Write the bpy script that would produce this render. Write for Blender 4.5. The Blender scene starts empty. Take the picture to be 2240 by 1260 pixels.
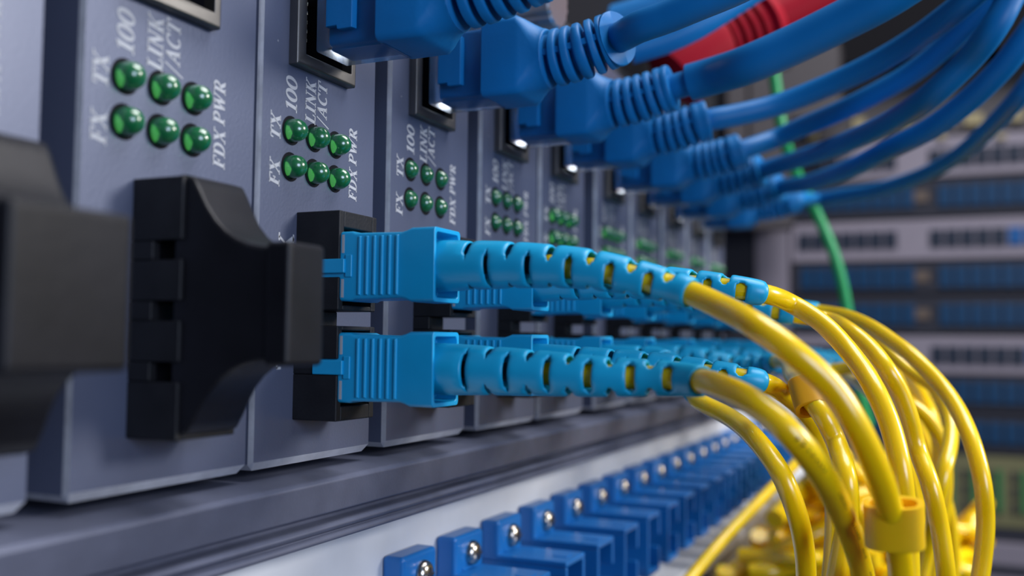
import bpy, bmesh, math, random
from mathutils import Vector, Matrix

MM = 0.001
random.seed(7)
SC = bpy.context.scene
COL = SC.collection

# ---------------------------------------------------------------- camera
CX, CY, F = 1120.0, 630.0, 2150.0            # pixels of the 2240x1260 frame
dX = Vector((0.40853601, 0.05382165, 0.91115397))      # world axes seen from the camera
dY = Vector((-0.91267612, 0.01207608, 0.40850517))     # (right, down, forward)
dZ = Vector((0.01098325, -0.99847754, 0.05405525))
M3 = Matrix((dX, dY, dZ))
CAM = Vector((-87.0025, -69.9811, 14.5644))  # millimetres
cd = bpy.data.cameras.new('camera')
cam = bpy.data.objects.new('camera', cd)
COL.objects.link(cam)
right, down, fwd = M3.col[0], M3.col[1], M3.col[2]
R = Matrix((right, -down, -fwd)).transposed().to_4x4()
cam.matrix_world = Matrix.Translation(CAM * MM) @ R
cd.sensor_width = 36.0
cd.lens = F / 2240 * 36.0
cd.clip_start = 0.002
cd.clip_end = 20
cd.dof.use_dof = True
cd.dof.focus_distance = 0.121
cd.dof.aperture_fstop = 18.5
SC.camera = cam

# ---------------------------------------------------------------- light, exposure
SC.view_settings.view_transform = 'Standard'
SC.view_settings.look = 'None'
SC.view_settings.exposure = 0.5
SC.view_settings.gamma = 1.0
SC.view_settings.use_curve_mapping = False
w = bpy.data.worlds.new('world')
SC.world = w
w.use_nodes = True
w.node_tree.nodes['Background'].inputs[0].default_value = (0.42, 0.46, 0.62, 1)
w.node_tree.nodes['Background'].inputs[1].default_value = 0.11


def area(name, loc, target, size, power, color):
    l = bpy.data.lights.new(name, 'AREA')
    l.shape = 'DISK'
    l.size = size * MM
    l.energy = power
    l.color = color
    o = bpy.data.objects.new(name, l)
    COL.objects.link(o)
    o.location = Vector(loc) * MM
    d = (Vector(target) - Vector(loc)).normalized()
    o.rotation_euler = d.to_track_quat('-Z', 'Y').to_euler()
    return o


area('room_lamp', (200, -460, 190), (60, -20, 5), 130, 1.2, (1.0, 0.975, 0.94))
area('left_lamp', (-235, -420, 90), (0, -20, 25), 230, 0.95, (0.62, 0.74, 1.0))
area('ceiling_lamp', (170, -300, 760), (120, -30, 0), 560, 4.8, (0.95, 0.96, 1.0))
area('aisle_lamp', (420, -260, 700), (850, -20, 40), 400, 1.5, (1.0, 0.93, 0.9))


# ---------------------------------------------------------------- materials
def nodes(name):
    m = bpy.data.materials.new(name)
    m.use_nodes = True
    return m, m.node_tree, m.node_tree.nodes['Principled BSDF']


def mat(name, col, rough=0.4, metal=0.0, bump=0.0, bscale=3000, mottle=0.0, coat=0.0, sss=0.0, spec=0.5, trans=0.0, ior=1.45):
    m, nt, b = nodes(name)
    b.inputs['Base Color'].default_value = (*col, 1)
    b.inputs['Roughness'].default_value = rough
    b.inputs['Metallic'].default_value = metal
    b.inputs['Coat Weight'].default_value = coat
    b.inputs['Coat Roughness'].default_value = 0.16
    b.inputs['Specular IOR Level'].default_value = spec
    b.inputs['Transmission Weight'].default_value = trans
    b.inputs['IOR'].default_value = ior
    if sss:
        b.inputs['Subsurface Weight'].default_value = sss
        b.inputs['Subsurface Scale'].default_value = 0.001
        b.inputs['Subsurface Radius'].default_value = (1.0, 0.45, 0.1)
    if bump or mottle:
        tc = nt.nodes.new('ShaderNodeTexCoord')
        nz = nt.nodes.new('ShaderNodeTexNoise')
        nz.inputs['Scale'].default_value = bscale
        nz.inputs['Detail'].default_value = 3
        nt.links.new(tc.outputs['Object'], nz.inputs['Vector'])
        if bump:
            bp = nt.nodes.new('ShaderNodeBump')
            bp.inputs['Strength'].default_value = bump
            bp.inputs['Distance'].default_value = 0.0001
            nt.links.new(nz.outputs['Fac'], bp.inputs['Height'])
            nt.links.new(bp.outputs['Normal'], b.inputs['Normal'])
        if mottle:
            n2 = nt.nodes.new('ShaderNodeTexNoise')
            n2.inputs['Scale'].default_value = bscale * 0.12
            n2.inputs['Detail'].default_value = 5
            nt.links.new(tc.outputs['Object'], n2.inputs['Vector'])
            mr = nt.nodes.new('ShaderNodeMapRange')
            mr.inputs['From Min'].default_value = 0.3
            mr.inputs['From Max'].default_value = 0.7
            mr.inputs['To Min'].default_value = 1 - mottle
            mr.inputs['To Max'].default_value = 1 + mottle
            nt.links.new(n2.outputs['Fac'], mr.inputs['Value'])
            mx = nt.nodes.new('ShaderNodeVectorMath')
            mx.operation = 'SCALE'
            mx.inputs[0].default_value = col
            nt.links.new(mr.outputs['Result'], mx.inputs['Scale'])
            nt.links.new(mx.outputs['Vector'], b.inputs['Base Color'])
    return m


def painted_panel():
    """grey powder-coat with fine grain and a few pale dust specks"""
    m, nt, b = nodes('grey_card_paint')
    b.inputs['Roughness'].default_value = 0.42
    b.inputs['Metallic'].default_value = 0.3
    b.inputs['Coat Weight'].default_value = 0.2
    b.inputs['Coat Roughness'].default_value = 0.22
    tc = nt.nodes.new('ShaderNodeTexCoord')
    nz = nt.nodes.new('ShaderNodeTexNoise')
    nz.inputs['Scale'].default_value = 2500
    nz.inputs['Detail'].default_value = 4
    nt.links.new(tc.outputs['Object'], nz.inputs['Vector'])
    bp = nt.nodes.new('ShaderNodeBump')
    bp.inputs['Strength'].default_value = 0.25
    bp.inputs['Distance'].default_value = 0.00008
    nt.links.new(nz.outputs['Fac'], bp.inputs['Height'])
    nt.links.new(bp.outputs['Normal'], b.inputs['Normal'])
    vo = nt.nodes.new('ShaderNodeTexVoronoi')
    vo.inputs['Scale'].default_value = 330
    nt.links.new(tc.outputs['Object'], vo.inputs['Vector'])
    rmp = nt.nodes.new('ShaderNodeValToRGB')
    rmp.color_ramp.elements[0].position = 0.035
    rmp.color_ramp.elements[0].color = (0.30, 0.32, 0.38, 1)
    rmp.color_ramp.elements[1].position = 0.05
    rmp.color_ramp.elements[1].color = (0.105, 0.122, 0.19, 1)
    nt.links.new(vo.outputs['Distance'], rmp.inputs['Fac'])
    nt.links.new(rmp.outputs['Color'], b.inputs['Base Color'])
    return m


PANEL = painted_panel()
RAIL = mat('grey_rail_paint', (0.115, 0.125, 0.18), 0.5, 0.3, 0.2, 2500, 0.08)
EDGE_SHINE = mat('card_edge_highlight', (0.72, 0.74, 0.80), 0.42, 0.6, 0.3, 1500, 0.25)  # pale metal that paints the bright highlight onto the card edges
DARKSTEEL = mat('dark_steel', (0.05, 0.052, 0.06), 0.5, 0.3)
VOID = mat('dark_void', (0.012, 0.012, 0.015), 0.8, spec=0.1)
SILVER = mat('silver_knurled_metal', (0.6, 0.6, 0.63), 0.35, 1.0)
SHADECLIP = mat('shaded_clip_plastic', (0.70, 0.33, 0.004), 0.45, sss=0.2)  # clip yellow darkened to amber, shade put into the colour
WALLDARK = mat('dark_room_wall', (0.02, 0.02, 0.024), 0.9, spec=0.05)
BLACK = mat('black_adapter_plastic', (0.012, 0.012, 0.014), 0.5, 0, 0.4, 2500, 0.25, spec=0.35)
RUBBER = mat('black_cap_rubber', (0.008, 0.008, 0.011), 0.42, 0, 0.15, 900, 0.35, spec=0.3)
SHIELD = mat('tinned_jack_shield', (0.15, 0.143, 0.137), 0.45, 1.0, 0.15, 600, 0.2)
CONTACT = mat('jack_contact_metal', (0.7, 0.6, 0.42), 0.25, 1.0)
INK = mat('white_printed_ink', (0.46, 0.47, 0.50), 0.6, spec=0.2)
SCBLUE = mat('sky_blue_connector_plastic', (0.006, 0.36, 0.68), 0.36, 0, 0.12, 1200, 0.05, coat=0.15)
BOOTBLUE = mat('sky_blue_boot_rubber', (0.006, 0.39, 0.68), 0.38, 0, 0.05, 900, 0.04, coat=0.05)
YELLOW = mat('yellow_fibre_jacket', (0.97, 0.63, 0.002), 0.3, 0, 0.03, 500, 0.03, coat=0.6, sss=0.5)
YCLIP = mat('yellow_clip_plastic', (0.85, 0.50, 0.004), 0.42, 0, 0.1, 900, 0.04, sss=0.3)
RJBLUE = mat('royal_blue_hood_rubber', (0.003, 0.17, 0.46), 0.5, 0, 0.25, 1500, 0.06, spec=0.35)
CORDBLUE = mat('royal_blue_cord_jacket', (0.003, 0.165, 0.45), 0.46, 0, 0.1, 600, 0.06, spec=0.35)
CLEAR = mat('clear_plug_plastic', (0.75, 0.85, 0.97), 0.22, 0, trans=1.0, ior=1.3)
WHITE = mat('white_panel_paint', (0.72, 0.73, 0.76), 0.5, 0, 0.1, 1500, 0.03)
ADBLUE = mat('deep_blue_adapter_plastic', (0.008, 0.15, 0.47), 0.36, 0, 0.08, 900, 0.04, coat=0.15)
STEEL = mat('nickel_screw', (0.55, 0.50, 0.44), 0.22, 1.0)
RED = mat('red_cord_rubber', (0.30, 0.002, 0.014), 0.6, spec=0.12)
GREEN = mat('green_cord_jacket', (0.02, 0.34, 0.11), 0.35)
PALEGREY = mat('pale_grey_rack_paint', (0.30, 0.275, 0.34), 0.5, 0, 0, 200, 0.04)
CHARCOAL = mat('charcoal_rack_paint', (0.040, 0.043, 0.06), 0.6, spec=0.2)
PORTDARK = mat('dark_port_plastic', (0.02, 0.03, 0.055), 0.4)
PORTBLUE = mat('blue_port_plastic', (0.006, 0.05, 0.135), 0.4)
BRIGHTPORT = mat('bright_blue_port_plug', (0.008, 0.11, 0.36), 0.4)
AMBER = mat('tan_label_card', (0.15, 0.115, 0.095), 0.5)
OLIVE = mat('olive_board', (0.20, 0.195, 0.10), 0.5, 0, 0, 100, 0.1)
BOARDGREEN = mat('green_board_stripe', (0.03, 0.20, 0.07), 0.5)
TANBIT = mat('tan_terminal', (0.42, 0.36, 0.20), 0.5)
BROWNGREY = mat('brown_grey_enclosure', (0.10, 0.092, 0.10), 0.5)


def led_material():
    m, nt, b = nodes('green_led_epoxy')
    b.inputs['Base Color'].default_value = (0.02, 0.50, 0.16, 1)
    b.inputs['Roughness'].default_value = 0.28
    b.inputs['Coat Weight'].default_value = 1.0
    b.inputs['Coat Roughness'].default_value = 0.03
    b.inputs['Transmission Weight'].default_value = 0.75
    b.inputs['IOR'].default_value = 1.62
    return m


LED = led_material()
m, nt, b = nodes('led_painted_glint')
b.inputs['Base Color'].default_value = (0.25, 0.5, 0.1, 1)
b.inputs['Emission Color'].default_value = (1.0, 0.95, 0.35, 1)
b.inputs['Emission Strength'].default_value = 0.3  # added glow stands in for lamp light refracted inside the dome
LEDGLINT = m


# ---------------------------------------------------------------- mesh helpers (millimetres)
class MB:
    def __init__(self):
        self.v, self.f = [], []

    def box(self, x0, x1, y0, y1, z0, z1):
        n = len(self.v)
        self.v += [(x0, y0, z0), (x1, y0, z0), (x1, y1, z0), (x0, y1, z0), (x0, y0, z1), (x1, y0, z1), (x1, y1, z1), (x0, y1, z1)]
        for q in ((0, 3, 2, 1), (4, 5, 6, 7), (0, 1, 5, 4), (1, 2, 6, 5), (2, 3, 7, 6), (3, 0, 4, 7)):
            self.f.append(tuple(n + i for i in q))
        return self

    def loft(self, rings, cap0=True, cap1=True):
        n = len(self.v)
        k = len(rings[0])
        for r in rings:
            self.v += [tuple(p) for p in r]
        for i in range(len(rings) - 1):
            for j in range(k):
                a, b_ = n + i * k + j, n + i * k + (j + 1) % k
                self.f.append((a, b_, b_ + k, a + k))
        if cap0:
            self.f.append(tuple(n + j for j in range(k))[::-1])
        if cap1:
            self.f.append(tuple(n + (len(rings) - 1) * k + j for j in range(k)))
        return self

    def quad(self, a, b_, c, d):
        n = len(self.v)
        self.v += [tuple(a), tuple(b_), tuple(c), tuple(d)]
        self.f.append((n, n + 1, n + 2, n + 3))

    def prism(self, poly, x0, x1):
        """poly of (y, z) extruded along x"""
        self.loft([[(x0, y, z) for y, z in poly], [(x1, y, z) for y, z in poly]])
        return self

    def build(self, name, material, parent=None, bevel=0.0, seg=2, smooth=True, sub=0, solid=0.0, off=None, angle=35):
        me = bpy.data.meshes.new(name)
        o0 = Vector((0, 0, 0))
        if parent is not None:
            o0 = world_loc(parent)
        if off is not None:
            o0 = Vector(off)
        me.from_pydata([((x - o0.x) * MM, (y - o0.y) * MM, (z - o0.z) * MM) for x, y, z in self.v], [], self.f)
        bm = bmesh.new()
        bm.from_mesh(me)
        bmesh.ops.recalc_face_normals(bm, faces=bm.faces)
        bm.to_mesh(me)
        bm.free()
        me.materials.append(material)
        if smooth:
            me.shade_smooth() if hasattr(me, 'shade_smooth') else None
            for p in me.polygons:
                p.use_smooth = True
        o = bpy.data.objects.new(name, me)
        COL.objects.link(o)
        if parent is not None:
            o.parent = parent
        elif off is not None:
            o.location = o0 * MM
        if solid:
            md = o.modifiers.new('solid', 'SOLIDIFY')
            md.thickness = solid * MM
            md.offset = -1
        if bevel:
            md = o.modifiers.new('bevel', 'BEVEL')
            md.width = bevel * MM
            md.segments = seg
            md.limit_method = 'ANGLE'
            md.angle_limit = math.radians(angle)
            md.harden_normals = smooth
        if sub:
            md = o.modifiers.new('sub', 'SUBSURF')
            md.levels = sub
            md.render_levels = sub
        if smooth and not bevel and not sub and not solid:
            me.set_sharp_from_angle(angle=math.radians(angle))
        return o


LOC = {}


def world_loc(o):
    v = Vector((0, 0, 0))
    while o is not None:
        v += LOC.get(o.name, Vector((0, 0, 0)))
        o = o.parent
    return v


def tag(o, label=None, cat=None, group=None, kind=None):
    if label:
        o['label'] = label
    if cat:
        o['category'] = cat
    if group:
        o['group'] = group
    if kind:
        o['kind'] = kind
    return o


def empty(name, loc):
    o = bpy.data.objects.new(name, None)
    o.empty_display_size = 0.002
    COL.objects.link(o)
    o.location = Vector(loc) * MM
    LOC[o.name] = Vector(loc)
    return o


def copy_tree(o, parent=None):
    c = o.copy()
    COL.objects.link(c)
    if parent is not None:
        c.parent = parent
    for ch in [x for x in COL.objects if x.parent == o]:
        copy_tree(ch, c)
    return c


def children(o):
    return [x for x in COL.objects if x.parent == o]


def at(px, py, z):
    """the point z millimetres deep that the picture shows at (px, py)"""
    return CAM + M3 @ Vector(((px - CX) * z / F, (py - CY) * z / F, z))


def catmull(pts, step=1.0):
    pts = [Vector(p) for p in pts]
    P = [2 * pts[0] - pts[1]] + pts + [2 * pts[-1] - pts[-2]]
    out = []
    for i in range(1, len(P) - 2):
        p0, p1, p2, p3 = P[i - 1:i + 3]
        t0 = 0.0
        t1 = t0 + max((p1 - p0).length, 1e-4) ** 0.5
        t2 = t1 + max((p2 - p1).length, 1e-4) ** 0.5
        t3 = t2 + max((p3 - p2).length, 1e-4) ** 0.5
        n = max(2, int((p2 - p1).length / step) + 1)
        for k in range(n):
            t = t1 + (t2 - t1) * k / n
            A1 = p0 * ((t1 - t) / (t1 - t0)) + p1 * ((t - t0) / (t1 - t0))
            A2 = p1 * ((t2 - t) / (t2 - t1)) + p2 * ((t - t1) / (t2 - t1))
            A3 = p2 * ((t3 - t) / (t3 - t2)) + p3 * ((t - t2) / (t3 - t2))
            B1 = A1 * ((t2 - t) / (t2 - t0)) + A2 * ((t - t0) / (t2 - t0))
            B2 = A2 * ((t3 - t) / (t3 - t1)) + A3 * ((t - t1) / (t3 - t1))
            out.append(B1 * ((t2 - t) / (t2 - t1)) + B2 * ((t - t1) / (t2 - t1)))
    out.append(P[-2])
    return out


class Path:
    def __init__(self, pts):
        self.p = pts
        self.s = [0.0]
        for a, b_ in zip(pts, pts[1:]):
            self.s.append(self.s[-1] + (b_ - a).length)
        self.L = self.s[-1]
        t = (pts[1] - pts[0]).normalized()
        u = Vector((0, 0, 1))
        u = (u - t * u.dot(t)).normalized()
        self.u = [u]
        self.t = [t]
        for i in range(1, len(pts)):
            a = pts[max(i - 1, 0)]
            b_ = pts[min(i + 1, len(pts) - 1)]
            t = (b_ - a).normalized()
            u = self.u[-1]
            u = (u - t * u.dot(t)).normalized()
            self.u.append(u)
            self.t.append(t)

    def frame(self, s):
        s = min(max(s, 0), self.L)
        lo, hi = 0, len(self.s) - 1
        while hi - lo > 1:
            m_ = (lo + hi) // 2
            if self.s[m_] <= s:
                lo = m_
            else:
                hi = m_
        k = (s - self.s[lo]) / max(self.s[hi] - self.s[lo], 1e-6)
        p = self.p[lo].lerp(self.p[hi], k)
        t = self.t[lo].lerp(self.t[hi], k).normalized()
        u = self.u[lo].lerp(self.u[hi], k)
        u = (u - t * u.dot(t)).normalized()
        return p, t, u, t.cross(u)


def tube(mb, path, s0, s1, rad, n=16, step=1.0, caps=True):
    """round sweep; rad is a number or a function of arc length, or a list of (s, r)"""
    if isinstance(rad, list):
        prof = rad
    else:
        k = max(1, int((s1 - s0) / step))
        prof = [(s0 + (s1 - s0) * i / k, rad) for i in range(k + 1)]
    rings = []
    for s, r in prof:
        p, t, u, v = path.frame(s)
        rings.append([p + (u * math.cos(a) + v * math.sin(a)) * r for a in [2 * math.pi * j / n for j in range(n)]])
    mb.loft(rings, caps, caps)
    return mb


def rrect(cx, cz, hx, hz, r, y, n=4):
    out = []
    for (sx, sz, a0) in ((1, 1, 0), (-1, 1, 90), (-1, -1, 180), (1, -1, 270)):
        for k in range(n + 1):
            a = math.radians(a0 + 90 * k / n)
            out.append((cx + sx * (hx - r) + r * math.cos(a), y, cz + sz * (hz - r) + r * math.sin(a)))
    return out


# ---------------------------------------------------------------- chassis
X_END = 246
ch = empty('equipment_chassis', (70, 10, -3))
tag(ch, 'long grey steel chassis with a ledge and rail beneath the row of cards', 'chassis')
prof = [(24, -1.2), (0.5, -1.2), (-2.6, -1.75), (-3.0, -2.2), (-2.6, -5.9), (-0.6, -6.5), (-0.8, -6.9), (-2.2, -7.2),
        (-2.6, -7.6), (-2.4, -8.1), (-1.9, -8.3), (-2.5, -8.7), (-2.6, -9.2), (-1.6, -9.6), (24, -9.6)]
MB().prism(prof, -125, X_END + 4).build('front_rail', RAIL, ch, bevel=0.22, seg=3, angle=20)
MB().box(-125, X_END, 70, 72, -1, 84).box(-125, X_END, 24, 72, -9.4, -1.3).build('back_plane', DARKSTEEL, ch)
MB().box(-125, X_END, 6, 72, 80, 84).box(X_END, X_END + 2, 4, 72, -1.2, 84).build('top_rail', DARKSTEEL, ch)

# ---------------------------------------------------------------- stroke lettering
def arc(cx, cy, rx, ry, a0, a1, wd, n=14, thin=0.09):
    segs = []
    for k in range(n):
        a = math.radians(a0 + (a1 - a0) * k / n)
        b_ = math.radians(a0 + (a1 - a0) * (k + 1) / n)
        m_ = (a + b_) / 2
        ww = thin + (wd - thin) * abs(math.cos(m_)) ** 1.3
        segs.append((cx + rx * math.cos(a), cy + ry * math.sin(a), cx + rx * math.cos(b_), cy + ry * math.sin(b_), ww))
    return segs


T, t_ = 0.17, 0.075
GL = {
    '1': (0.5, [(0.28, 0, 0.28, 1, T), (0.06, 0.86, 0.28, 0.98, t_), (0.05, 0.03, 0.52, 0.03, t_)]),
    '0': (0.66, arc(0.33, 0.5, 0.25, 0.46, 0, 360, T, 20)),
    'L': (0.66, [(0.18, 0, 0.18, 1, T), (0, 0.97, 0.38, 0.97, t_), (0, 0.03, 0.6, 0.03, t_), (0.59, 0.02, 0.62, 0.28, t_)]),
    'I': (0.42, [(0.2, 0, 0.2, 1, T), (0.02, 0.97, 0.4, 0.97, t_), (0.02, 0.03, 0.4, 0.03, t_)]),
    'N': (0.84, [(0.16, 0, 0.16, 1, t_), (0.13, 0.98, 0.68, 0.02, T), (0.68, 0, 0.68, 1, t_), (0, 0.97, 0.2, 0.97, t_), (0.02, 0.03, 0.3, 0.03, t_), (0.54, 0.97, 0.82, 0.97, t_)]),
    'K': (0.8, [(0.18, 0, 0.18, 1, T), (0.02, 0.97, 0.36, 0.97, t_), (0.02, 0.03, 0.36, 0.03, t_), (0.2, 0.38, 0.66, 0.96, t_), (0.34, 0.56, 0.66, 0.03, T), (0.52, 0.97, 0.78, 0.97, t_), (0.5, 0.03, 0.8, 0.03, t_)]),
    '/': (0.5, [(0.06, -0.25, 0.42, 1.05, t_)]),
    'A': (0.8, [(0.1, 0.02, 0.4, 1.0, t_), (0.4, 1.0, 0.66, 0.02, T), (0.2, 0.34, 0.56, 0.34, t_), (0, 0.03, 0.24, 0.03, t_), (0.5, 0.03, 0.8, 0.03, t_)]),
    'C': (0.74, arc(0.4, 0.5, 0.31, 0.46, 50, 310, T, 16) + [(0.61, 0.72, 0.64, 0.98, t_)]),
    'T': (0.7, [(0.34, 0, 0.34, 1, T), (0.02, 0.96, 0.66, 0.96, t_), (0.04, 0.72, 0.03, 0.98, t_), (0.65, 0.72, 0.66, 0.98, t_), (0.16, 0.03, 0.52, 0.03, t_)]),
    'X': (0.8, [(0.12, 0.98, 0.64, 0.02, T), (0.64, 0.97, 0.1, 0.03, t_), (0, 0.97, 0.3, 0.97, t_), (0.5, 0.97, 0.78, 0.97, t_), (0, 0.03, 0.24, 0.03, t_), (0.48, 0.03, 0.78, 0.03, t_)]),
    'F': (0.66, [(0.18, 0, 0.18, 1, T), (0, 0.97, 0.6, 0.97, t_), (0.59, 0.98, 0.6, 0.74, t_), (0.2, 0.52, 0.44, 0.52, t_), (0.44, 0.4, 0.44, 0.64, t_), (0, 0.03, 0.38, 0.03, t_)]),
    'D': (0.8, [(0.18, 0, 0.18, 1, T), (0, 0.97, 0.36, 0.97, t_), (0, 0.03, 0.36, 0.03, t_)] + arc(0.32, 0.5, 0.36, 0.46, -90, 90, T, 12)),
    'P': (0.68, [(0.18, 0, 0.18, 1, T), (0, 0.97, 0.34, 0.97, t_), (0, 0.03, 0.38, 0.03, t_), (0.2, 0.46, 0.34, 0.46, t_)] + arc(0.34, 0.715, 0.24, 0.25, -90, 90, T, 10)),
    'W': (1.1, [(0.12, 1, 0.34, 0.02, T), (0.34, 0.02, 0.54, 0.9, t_), (0.5, 1, 0.74, 0.02, T), (0.74, 0.02, 0.98, 0.98, t_), (0, 0.97, 0.28, 0.97, t_), (0.4, 0.97, 0.66, 0.97, t_), (0.84, 0.97, 1.1, 0.97, t_)]),
    'R': (0.78, [(0.18, 0, 0.18, 1, T), (0, 0.97, 0.34, 0.97, t_), (0, 0.03, 0.36, 0.03, t_), (0.2, 0.48, 0.34, 0.48, t_), (0.34, 0.48, 0.66, 0.03, T), (0.58, 0.03, 0.78, 0.03, t_)] + arc(0.34, 0.73, 0.22, 0.24, -90, 90, T, 10)),
}


def letters(mb, text, base_x, top_x, z0, z1, slant=0.18, y=-0.03, bold=1.22):
    """upright-running text: reads upwards, letter tops towards -X"""
    adv = sum(GL[c][0] + 0.06 for c in text)
    kz = (z1 - z0) / adv
    h = base_x - top_x
    pen = 0
    for c in text:
        wdt, segs = GL[c]
        for (xa, ya, xb, yb, wd) in segs:
            wd = wd * bold
            L = math.hypot(xb - xa, yb - ya) or 1e-6
            nx, ny = -(yb - ya) / L * wd / 2, (xb - xa) / L * wd / 2
            e = 0.01
            ex, ey = (xb - xa) / L * e, (yb - ya) / L * e
            q = []
            for (gx, gy) in ((xa - ex + nx, ya - ey + ny), (xa - ex - nx, ya - ey - ny), (xb + ex - nx, yb + ey - ny), (xb + ex + nx, yb + ey + ny)):
                q.append((base_x - gy * h, y, z0 + (pen + gx + slant * gy) * kz))
            mb.quad(*q)
        pen += wdt + 0.06


# ---------------------------------------------------------------- converter cards
CARD_W = 23.5
JX0, JX1, JZ0, JZ1 = 4.7, 16.9, 46.4, 62.4


def make_card():
    root = empty('media_converter_card', (0, 0, 0))
    # body with an opening for the jack
    b = MB()
    W, H, D = CARD_W, 77.0, 62.0
    hx0, hx1, hz0, hz1 = 5.9, 15.9, 47.6, 61.2
    v = [(0, 0, 0), (W, 0, 0), (W, 0, H), (0, 0, H), (0, D, 0), (W, D, 0), (W, D, H), (0, D, H),
         (hx0, 0, hz0), (hx1, 0, hz0), (hx1, 0, hz1), (hx0, 0, hz1), (hx0, 14, hz0), (hx1, 14, hz0), (hx1, 14, hz1), (hx0, 14, hz1)]
    f = [(4, 5, 1, 0), (5, 6, 2, 1), (6, 7, 3, 2), (7, 4, 0, 3), (4, 7, 6, 5),
         (0, 1, 9, 8), (1, 2, 10, 9), (2, 3, 11, 10), (3, 0, 8, 11),
         (8, 9, 13, 12), (9, 10, 14, 13), (10, 11, 15, 14), (11, 8, 12, 15), (12, 13, 14, 15)]
    b.v, b.f = v, f
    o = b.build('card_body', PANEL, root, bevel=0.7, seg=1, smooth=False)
    o.data.materials.append(EDGE_SHINE)
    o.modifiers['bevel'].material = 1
    # jack shield
    j = MB()
    y0, y1 = -1.3, 0.2
    ow, iw = (JX0, JX1, JZ0, JZ1), (JX0 + 1.9, JX1 - 1.1, JZ0 + 1.7, JZ1 - 1.4)
    rings = []
    def rect(r, y):
        return [(r[0], y, r[2]), (r[1], y, r[2]), (r[1], y, r[3]), (r[0], y, r[3])]
    mid = (ow[0] + 0.25, ow[1] - 0.25, ow[2] + 0.25, ow[3] - 0.25)
    j.loft([rect(ow, y1), rect(ow, y0 + 0.15), rect(mid, y0), rect((iw[0] - 0.15, iw[1] + 0.15, iw[2] - 0.15, iw[3] + 0.15), y0 + 0.1), rect(iw, 0.1)], False, False)
    jack = j.build('jack_shield', SHIELD, root, bevel=0.12, seg=2)
    bl = MB()
    bl.loft([rect(iw, 0.1), rect(iw, 12)], False, True)
    bl.build('jack_insert', VOID, jack)
    cn = MB()
    for k in range(8):
        z = iw[2] + 2.2 + k * 1.12
        cn.loft([[(7.0 + 0.2, yy, z), (7.35, yy, z), (7.35, yy, z + 0.42), (7.2, yy, z + 0.42)] for yy in (9.5, 6.0)])
        cn.loft([[(7.3 + dx, yy, z), (7.5 + dx, yy, z), (7.5 + dx, yy, z + 0.42), (7.3 + dx, yy, z + 0.42)] for dx, yy in ((1.6, 0.7), (0.6, 3.0), (0.6, 7.5))])
    cn.build('jack_contacts', CONTACT, jack)
    # LEDs
    for iz, z in enumerate((38.75, 34.5)):
        for ix, x in enumerate((5.45, 9.95, 14.45)):
            hole = MB()
            n = 28
            hole.loft([[(x + r * math.cos(a), yy, z + r * math.sin(a)) for a in [2 * math.pi * k / n for k in range(n)]] for r, yy in ((1.72, -0.02), (1.5, -0.04), (1.4, -0.02))], False, True)
            l = MB()
            R0 = 1.34
            prof = [(0.0, R0), (-0.7, R0)] + [(-0.7 - 1.45 * math.sin(math.radians(a)), R0 * math.cos(math.radians(a))) for a in (10, 20, 30, 40, 50, 60, 68, 75, 81, 86)]
            l.loft([[(x + r * math.cos(a), yy, z + r * math.sin(a)) for a in [2 * math.pi * k / n for k in range(n)]] for yy, r in prof])
            lo = l.build('status_led', LED, root, angle=60)
            hole.build('led_hole', VOID, lo)
            c = MB()
            c.loft([[(x - 0.6 + 0.45 * r * math.cos(a), yy, z - 0.35 + r * math.sin(a)) for a in [2 * math.pi * k / 14 for k in range(14)]] for yy, r in ((-0.06, 0.75), (-0.4, 0.6), (-0.7, 0.15))])
            c.build('led_glint', LEDGLINT, lo)
    # printing
    p = MB()
    letters(p, '100', 6.4, 4.3, 40.9, 45.0)
    letters(p, 'LINK', 10.1, 8.1, 40.3, 45.6)
    letters(p, '/ACT', 12.4, 10.5, 40.4, 45.8)
    letters(p, 'TX', 3.45, 1.65, 37.1, 40.2)
    letters(p, 'FX', 3.45, 1.65, 31.9, 34.9)
    letters(p, 'PWR', 19.2, 17.45, 36.9, 41.6)
    letters(p, 'FDX', 19.35, 17.6, 32.3, 36.4)
    p.build('printed_legend', INK, root, smooth=False)
    # duplex fibre port
    a = MB()
    ax0, ax1, az0, az1, ay = 6.9, 14.9, 5.2, 29.4, -6.0
    wl = 1.0
    for z0, z1 in ((5.2, 10.5), (12.3, 16.1), (17.9, 21.7), (23.5, 29.4)):
        a.box(ax0, ax0 + wl, ay, 0.1, z0, z1)
    for z0, z1 in ((10.5, 12.3), (16.1, 17.9), (21.7, 23.5)):
        a.box(ax0, ax0 + wl, -2.6, 0.1, z0, z1)
    a.box(ax1 - wl, ax1, ay, 0.1, az0, 16.1).box(ax1 - wl, ax1, ay, 0.1, 17.9, az1)
    for z0, z1 in ((5.2, 6.9), (15.6, 16.1), (17.9, 18.5), (27.5, 29.4)):
        a.box(ax0 + wl, ax1 - wl, ay, 0.1, z0, z1)
    a.box(ax0 + wl, ax1 - wl, -1.2, 0.1, 16.1, 17.9)
    a.build('fibre_port', BLACK, root, bevel=0.16, seg=2)
    return root


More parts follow.
